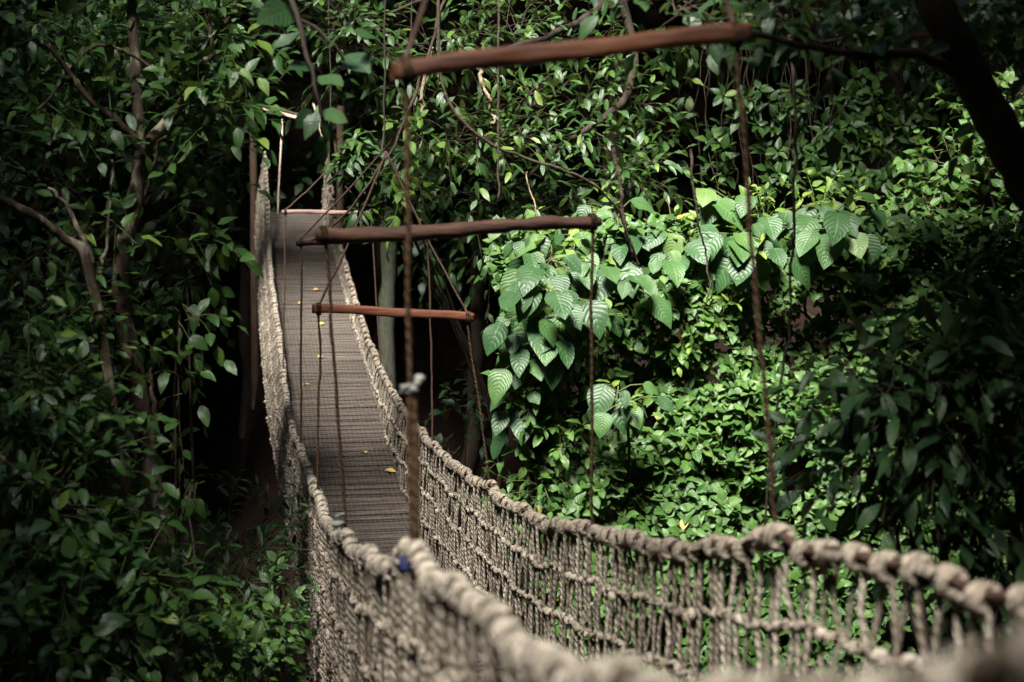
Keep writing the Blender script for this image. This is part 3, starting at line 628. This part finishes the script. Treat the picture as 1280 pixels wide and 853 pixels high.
broad('large leaved shrub with the biggest drooping leaves at the top of the bank', [(890, 255, 10.4, 7), (925, 265, 10.2, 8), (925, 300, 10.0, 7), (880, 290, 10.3, 6), (950, 285, 10.2, 6), (940, 325, 10.0, 4)], .29, (4.1, 11.3))
broad('large leaved shrub on the right shoulder of the creeper bank', [(1000, 265, 10.4, 7), (1040, 270, 10.2, 8), (1050, 290, 10.0, 7), (1075, 280, 10.3, 7), (1015, 300, 10.2, 6), (1110, 290, 10.4, 6), (1090, 320, 10.2, 4)], .28, (5.0, 11.3))
broad('small shrub with a lone low cluster of big ribbed leaves on the creeper bank', [(772, 490, 9.6, 6), (783, 505, 9.5, 4)], .24, (2.95, 10.4))
# ---- creeper over the bank
def bank_y(x, z):
    """depth of the leafy face of the bank"""
    return 9.2 + .22 * (z + 3.2) + .05 * (x - 2) + .28 * vnoise(x, z, 2.2, 11) + .10 * vnoise(x, z, .8, 5)
def creeper(label, x0, x1, z0, z1, m, L, mat, group=None, thin=.42, name='creeper', base=None):
    x = rng.uniform(x0, x1, m); z = rng.uniform(z0, z1, m)
    keep = vnoise(x, z, 1.1, 23) + .5 * vnoise(x, z, .45, 29) > -thin * 2.2
    edge = 1.98 + .16 * vnoise(z, z * 0, 1.5, 41) + .12 * np.maximum(-z - 1.5, 0) * -1
    keep &= x > edge
    x, z = x[keep], z[keep]; y = bank_y(x, z) + np.abs(rng.normal(0, .10, len(x))) - .12 + .35 * sstep(.5, 0, x - edge[keep])
    C = np.stack([x, y, z], -1)
    t = plant(name, label, 'creeper', base if base is not None else gpt((x0 + x1) / 2, 10.8)); lm, sm = MB(), MB()
    D = np.array([0, -.75, .25]) + rng.normal(0, .45, C.shape)
    twigs(lm, sm, C, D, 3, L, 'heart', style='whorl', spread=.95, grav=.25, lean=(-.1, -.75, 0), droop=.2, stem=.003, wf=.95, fold=.12)
    lo = lm.build('leaves', M[mat], t); sm.build('tendrils', M['stem'], lo)
    return t
tag(creeper('small leaved creeper carpeting the lower face of the right bank', 1.75, 8.5, -4.2, -1.0, 9500, .088, 'creeper'), kind='stuff')
tag(creeper('small leaved creeper tangled under the large leaved shrubs', 1.75, 8.0, -1.25, .15, 4200, .080, 'creeper', thin=.4), kind='stuff')
bush('bright_climber', 'bright tangle of young vine leaves between the large leaved shrubs', 'vine', [(740, 330, 10.3, 40, 30, 26), (820, 370, 9.9, 50, 24, 26), (960, 270, 10.3, 40, 24, 18), (760, 400, 9.8, 50, 24, 20), (1030, 250, 10.4, 60, 18, 16), (870, 400, 9.7, 50, 20, 14)], .075, 'ovate', 'bright', k=6, lean=LN, base=gpt(3.4, 11.2), joined=True)
bush('edge_shrub', 'drooping small leaved shrub at the left edge of the creeper bank', 'shrub', [(662, 480, 9.6, 24, 36, 18), (668, 550, 9.6, 24, 36, 20), (672, 615, 9.5, 28, 30, 22), (700, 450, 9.7, 40, 36, 22), (720, 540, 9.5, 36, 40, 20)], .10, 'ovate', 'creeper', k=5, lean=LN, base=gpt(2.3, 10.2))
t = plant('pale_stem', 'thin pale bare stem leaning at the left edge of the creeper bank', 'stem', at(652, 660, 9.5)); mb = MB(); limb(mb, [at(650, 700, 9.5), at(655, 650, 9.5), at(662, 610, 9.55), at(663, 520, 9.7)], .016, .009, 20, .02, 6); mb.build('stalk', M['paleroot'], t)
# ---- vine curtain on the upper right
t = plant('vine_curtain', 'curtain of hanging vines with lobed leaves behind the bank', 'vine', gpt(6.0, 15.6)); lm, sm, tm = MB(), MB(), MB()
IT = [(930, 130, 14.6, 40, 26, 7), (970, 155, 14.6, 40, 26, 8), (985, 190, 14.6, 40, 30, 9), (1040, 180, 14.4, 50, 40, 15), (1090, 170, 14.4, 50, 40, 16), (1120, 215, 14.2, 40, 30, 12), (1050, 225, 14.2, 60, 20, 13), (1090, 120, 14.6, 60, 40, 13), (900, 190, 14.8, 30, 50, 6), (1010, 130, 14.8, 60, 40, 10), (970, 225, 14.4, 30, 20, 6), (1140, 150, 14.4, 30, 60, 9)]
for (px, py, Y, rx, ry, m) in IT:
    c = at(px, py, Y); C, d = ell(c, np.array([rx, 30, ry]) * Y / F_PX, int(m * 1.7))
    twigs(lm, lm, C, np.array([0, -.8, .2]) + rng.normal(0, .3, C.shape), 5, .15, 'ovate', style='whorl', spread=1.0, grav=.2, lean=(0, -.8, 0), droop=.2)
for i in range(34):
    px = rng.uniform(880, 1160); p0 = at(px, rng.uniform(-60, 20), 15 + rng.normal(0, .3)); limb(tm, [p0, p0 + [rng.normal(0, .1), 0, -1.2], p0 + [rng.normal(0, .2), -.2, -rng.uniform(2.0, 3.2)]], .008, .004, 16, .12, 4)
lo = lm.build('leaves', M['tree'], t); tm.build('stems', M['liana'], t)
# ---- climber at the far right, and the leaning trunk in front of it
bush('sunlit_climber', 'light green climber hanging behind the leaning dark trunk', 'climber', [(1190, 200, 11.5, 40, 40, 30), (1170, 260, 11.2, 50, 30, 28), (1220, 150, 11.8, 30, 50, 24), (1250, 290, 11.2, 40, 40, 24), (1260, 130, 11.8, 36, 30, 18), (1150, 250, 11.2, 30, 20, 12), (1210, 330, 11, 60, 40, 30), (1240, 420, 11, 60, 50, 30)], .11, 'heart', 'creeper', k=6, lean=LN, base=gpt(7.0, 11.8))
b = gpt(4.9, 6.2); b[2] = ground(np.array(4.9), np.array(6.2)); t = plant('leaning_tree', 'dark leaning tree trunk crossing the upper right corner', 'tree', b)
mb = MB(); limb(mb, [b, (4.6, 6.15, -1.8), at(1330, 330, 6.1), at(1275, 215, 6.1), at(1215, 100, 6.1), at(1172, 20, 6.1), at(1140, -60, 6.2)], .12, .07, 50, .02, 10); limb(mb, [at(1215, 100, 6.1), at(1150, 66, 6.0), at(1050, 64, 5.9), at(930, 40, 5.8)], .03, .012, 26, .04, 7); mb.build('trunk', M['darkbark'], t)
lm, sm = MB(), MB(); clumps(lm, sm, [(1200, 20, 6.4, 90, 50, 24), (1060, 40, 6.2, 110, 40, 24), (930, 10, 6.4, 80, 30, 16), (1262, 70, 6.4, 50, 60, 14), (850, 10, 6.8, 90, 26, 16)], .13, 'ovate', k=5, lean=LN); lo = lm.build('crown', M['dark'], t); sm.build('twigs', M['liana'], lo)
# ---- shaded shrub in front of the bank at the right
b = gpt(3.6, 5.3); t = plant('shaded_shrub', 'almost black large shrub in deep shade in front of the right bank', 'shrub', b)
lm, sm, tm = MB(), MB(), MB()
IT = [(1150, 490, 6.0, 60, 45, 22), (1210, 470, 6.0, 70, 60, 30), (1160, 540, 6.0, 60, 60, 24), (1240, 560, 6, 60, 80, 34), (1220, 640, 6, 70, 60, 30), (1090, 560, 6.1, 40, 50, 10), (1110, 440, 6.1, 50, 24, 8), (1060, 460, 6.1, 30, 20, 4), (1260, 480, 5.9, 40, 50, 20), (1250, 400, 6.2, 40, 24, 8), (1150, 660, 6.2, 50, 40, 12)]
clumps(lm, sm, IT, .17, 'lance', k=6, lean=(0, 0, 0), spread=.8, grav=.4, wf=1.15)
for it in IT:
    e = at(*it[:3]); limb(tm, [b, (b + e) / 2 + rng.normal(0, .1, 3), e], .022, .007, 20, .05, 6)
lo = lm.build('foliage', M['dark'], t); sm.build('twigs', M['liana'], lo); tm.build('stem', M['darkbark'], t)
# ---- upper right back foliage
b = gpt(8.6, 17.5); t = plant('background_tree', 'dim tree filling the upper right behind the vine curtain', 'tree', b); mb = MB(); limb(mb, [b, (8.4, 17.4, 1), (8.0, 17, 5)], .2, .1, 24, .06, 10); mb.build('trunk', M['darkbark'], t)
lm, sm = MB(), MB(); clumps(lm, lm, [(1190, 80, 15.5, 50, 40, 22), (1250, 40, 15, 50, 40, 20), (1120, 30, 15.5, 50, 28, 15), (850, 45, 15.5, 44, 30, 13), (1000, 15, 15.5, 70, 20, 12), (826, 175, 15.5, 24, 40, 12), (800, 90, 15.2, 30, 40, 10)], .17, 'ovate', k=6, lean=LN); lo = lm.build('crown', M['tree'], t)
# ---- lianas and aerial roots
def liana(label, pts, r0, r1, mat='liana', amp=.05, name='liana', n=40):
    t = plant(name, label, 'liana', pts[0]); mb = MB(); limb(mb, pts, r0, r1, n, amp, 6); mb.build('stem', M[mat], t); return t
liana('thin black liana hanging straight down just right of the near crossbeam', [at(985, -40, 6.8), at(992, 120, 6.8), at(990, 270, 6.8), at(975, 480, 6.9), at(957, 690, 7.0)], .009, .006)
liana('thin dark liana hanging straight down above the log crossbeam', [at(622, -40, 8.5), at(621, 60, 8.5), at(623, 250, 8.5)], .008, .006, amp=.02)
liana('dark arched liana sagging from the near crossbeam towards the bank', [at(548, -60, 8.6), at(552, 100, 8.6), at(594, 165, 8.6), at(660, 200, 8.7), at(726, 223, 8.8), at(770, 260, 9.0), at(800, 335, 9.2)], .011, .007, amp=.03)
liana('short dark liana dropping into the large leaved shrub', [at(765, 180, 9.0), at(776, 270, 9.1), at(790, 320, 9.2), at(798, 333, 9.2)], .014, .010, amp=.03)
liana('dark dangling liana left of the right hanger rope', [at(862, 180, 8.8), at(868, 270, 8.9), at(884, 320, 9), at(882, 380, 9)], .010, .005, amp=.03)
liana('brown twisted liana crossing behind the near hanger rope', [at(560, -30, 10), at(540, 60, 10), at(500, 170, 10), at(440, 260, 10.2), at(390, 300, 10.4)], .012, .008, amp=.06)
liana('pale ragged aerial root dangling below the near crossbeam', [at(540, 60, 12), at(532, 120, 12), at(530, 150, 12), at(527, 190, 12)], .018, .006, 'paleroot', .05, 'aerial_root')
liana('frayed pale dead twig hanging beside the aerial root', [at(600, 70, 12), at(606, 110, 12), at(612, 140, 12), at(614, 160, 12)], .022, .006, 'paleroot', .06, 'dead_twig')
liana('thin pale vine running down behind the log crossbeam', [at(660, 215, 11), at(672, 280, 11), at(690, 330, 10.8)], .006, .005, 'paleroot', .03)
liana('pale twig leaning across the left edge of the photo', [at(-30, 555, 7.4), at(0, 570, 7.4), at(34, 590, 7.5), at(80, 622, 7.6)], .016, .008, 'paleroot', .03, 'dead_branch')
# ---- dim forest on the far bank
for i, (x, y, r) in enumerate([(-3.5, 31, .22), (.1, 33, .16), (4.6, 30, .2), (7.5, 33, .25), (-7, 29, .25), (-1.6, 36, .2), (10.5, 30, .22), (3.3, 36, .2)]):
    b = gpt(x, y); t = plant('forest_tree', 'dark tree trunk in the deep shade of the far bank', 'tree', b, 'dim trees on the far bank'); mb = MB(); limb(mb, [b - [0, 0, .3], b + [rng.normal(0, .2), 0, 3], b + [rng.normal(0, .4), 0, 9]], r, r * .7, 26, .1, 10); mb.build('trunk', M['darkbark'], t)
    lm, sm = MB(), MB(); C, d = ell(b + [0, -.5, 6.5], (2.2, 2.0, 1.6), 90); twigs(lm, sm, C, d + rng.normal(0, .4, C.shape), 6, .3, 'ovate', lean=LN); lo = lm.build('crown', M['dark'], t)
bush('shade_shrub', 'faint leafy shrub in the dark under the right side of the bridge', 'shrub', [(585, 505, 14.5, 34, 26, 8), (560, 560, 14.5, 30, 26, 6)], .14, 'ovate', 'dark', lean=LN)
# ---- unseen canopy added overhead to shade the forest, openings shaped to admit sun
def canopy():
    n = 46000; x = rng.uniform(-36, 38, n); y = rng.uniform(-26, 52, n)
    z = 8.6 + rng.uniform(0, 2.6, n) + np.maximum(np.hypot(x, y - 14) - 26, 0) * .35
    hole = np.zeros(n)
    for (cx, cy, rx, ry, s) in OPENINGS:
        d = np.hypot((x - cx) / rx, (y - cy) / ry) + .12 * vnoise(x, y, 2.5, 9)
        hole = np.maximum(hole, s * (d < 1))
    keep = rng.random(n) > hole
    P = np.stack([x, y, z], -1)[keep]
    m = 1000; m2 = 2600; lx = np.concatenate([rng.uniform(-13, -2.7, m), rng.uniform(1.0, 9.5, m2)]); ly = np.concatenate([rng.uniform(-4, 14, m), rng.uniform(-1.5, 7.8, m2)]); lz = np.concatenate([rng.uniform(5.2, 6.2, m), rng.uniform(3.9, 4.7, m2)])  # lower leaf layers added to shade the left trees and right shrub
    wv = .3 * vnoise(lx, ly, 1.5, 6)
    ok = (lx < 0) | ((lx > 1.5 + wv) & (ly < 3.9 + wv)) | (lx > 3.8 + wv)
    ok &= (lx > 0) | ((np.hypot((lx + 5.5) / 1.1, (ly - 9.6) / 1.1) > 1) & (np.hypot(lx + 3.0, ly - 4.4) > .6))
    P = np.concatenate([P, np.stack([lx, ly, lz], -1)[ok]])
    A = rng.normal(size=P.shape) * [1, 1, .25]
    lm = MB(); leaves(lm, P, A, norm_up(nrm(A), .35), rng.uniform(1.1, 1.7, len(P)), 'ovate', droop=.15)
    return tag(lm.build('shade_canopy', M['dark']), 'unseen leaf canopy added overhead to shade the forest, with openings shaped for the sun', 'canopy', kind='stuff')
OPENINGS = [(.6, 3.9, 3.2, 4.5, 1), (-2.9, 2.4, 1.0, 2.6, 1), (-3.4, 8.0, 1.2, 2.3, 1), (-2.3, 13.4, 2.4, 4.8, 1), (-2.4, -2.9, 1.8, 3.6, 1), (-4.1, 2.6, .6, .7, .5), (4.3, 6.3, 1.7, 1.7, 1), (.4, 9.2, 2.6, 2.6, .9), (-1.6, 22.6, 1.6, 3.2, 1)]  # gaps placed to steer sun onto the bank, bridge and foliage
canopy()
# ------------------------------------------------------------------ light
w = bpy.data.worlds.new('World'); sc.world = w; w.use_nodes = True; nt = w.node_tree
S = nrm(np.array([-.28, -.50, .82])); el = math.asin(S[2])
sky = N_(nt, 'ShaderNodeTexSky', sky_type='NISHITA'); sky.sun_disc = False; sky.sun_elevation = el; sky.sun_rotation = math.atan2(S[0], S[1])
bg = nt.nodes['Background']; nt.links.new(sky.outputs[0], bg.inputs[0]); bg.inputs[1].default_value = .06
sl = bpy.data.lights.new('sun', 'SUN'); sl.energy = 5.0; sl.angle = math.radians(17); sl.color = (1, .96, .9)
so = bpy.data.objects.new('sun', sl); COL.objects.link(so); so.rotation_euler = Vector(S).to_track_quat('Z', 'Y').to_euler()
vs = sc.view_settings; vs.view_transform = 'Standard'; vs.look = 'None'; vs.gamma = 1; vs.exposure = 2.1
cy = sc.cycles; cy.max_bounces = 5; cy.diffuse_bounces = 3; cy.glossy_bounces = 2; cy.transmission_bounces = 3; cy.use_denoising = True; cy.caustics_reflective = False; cy.caustics_refractive = False
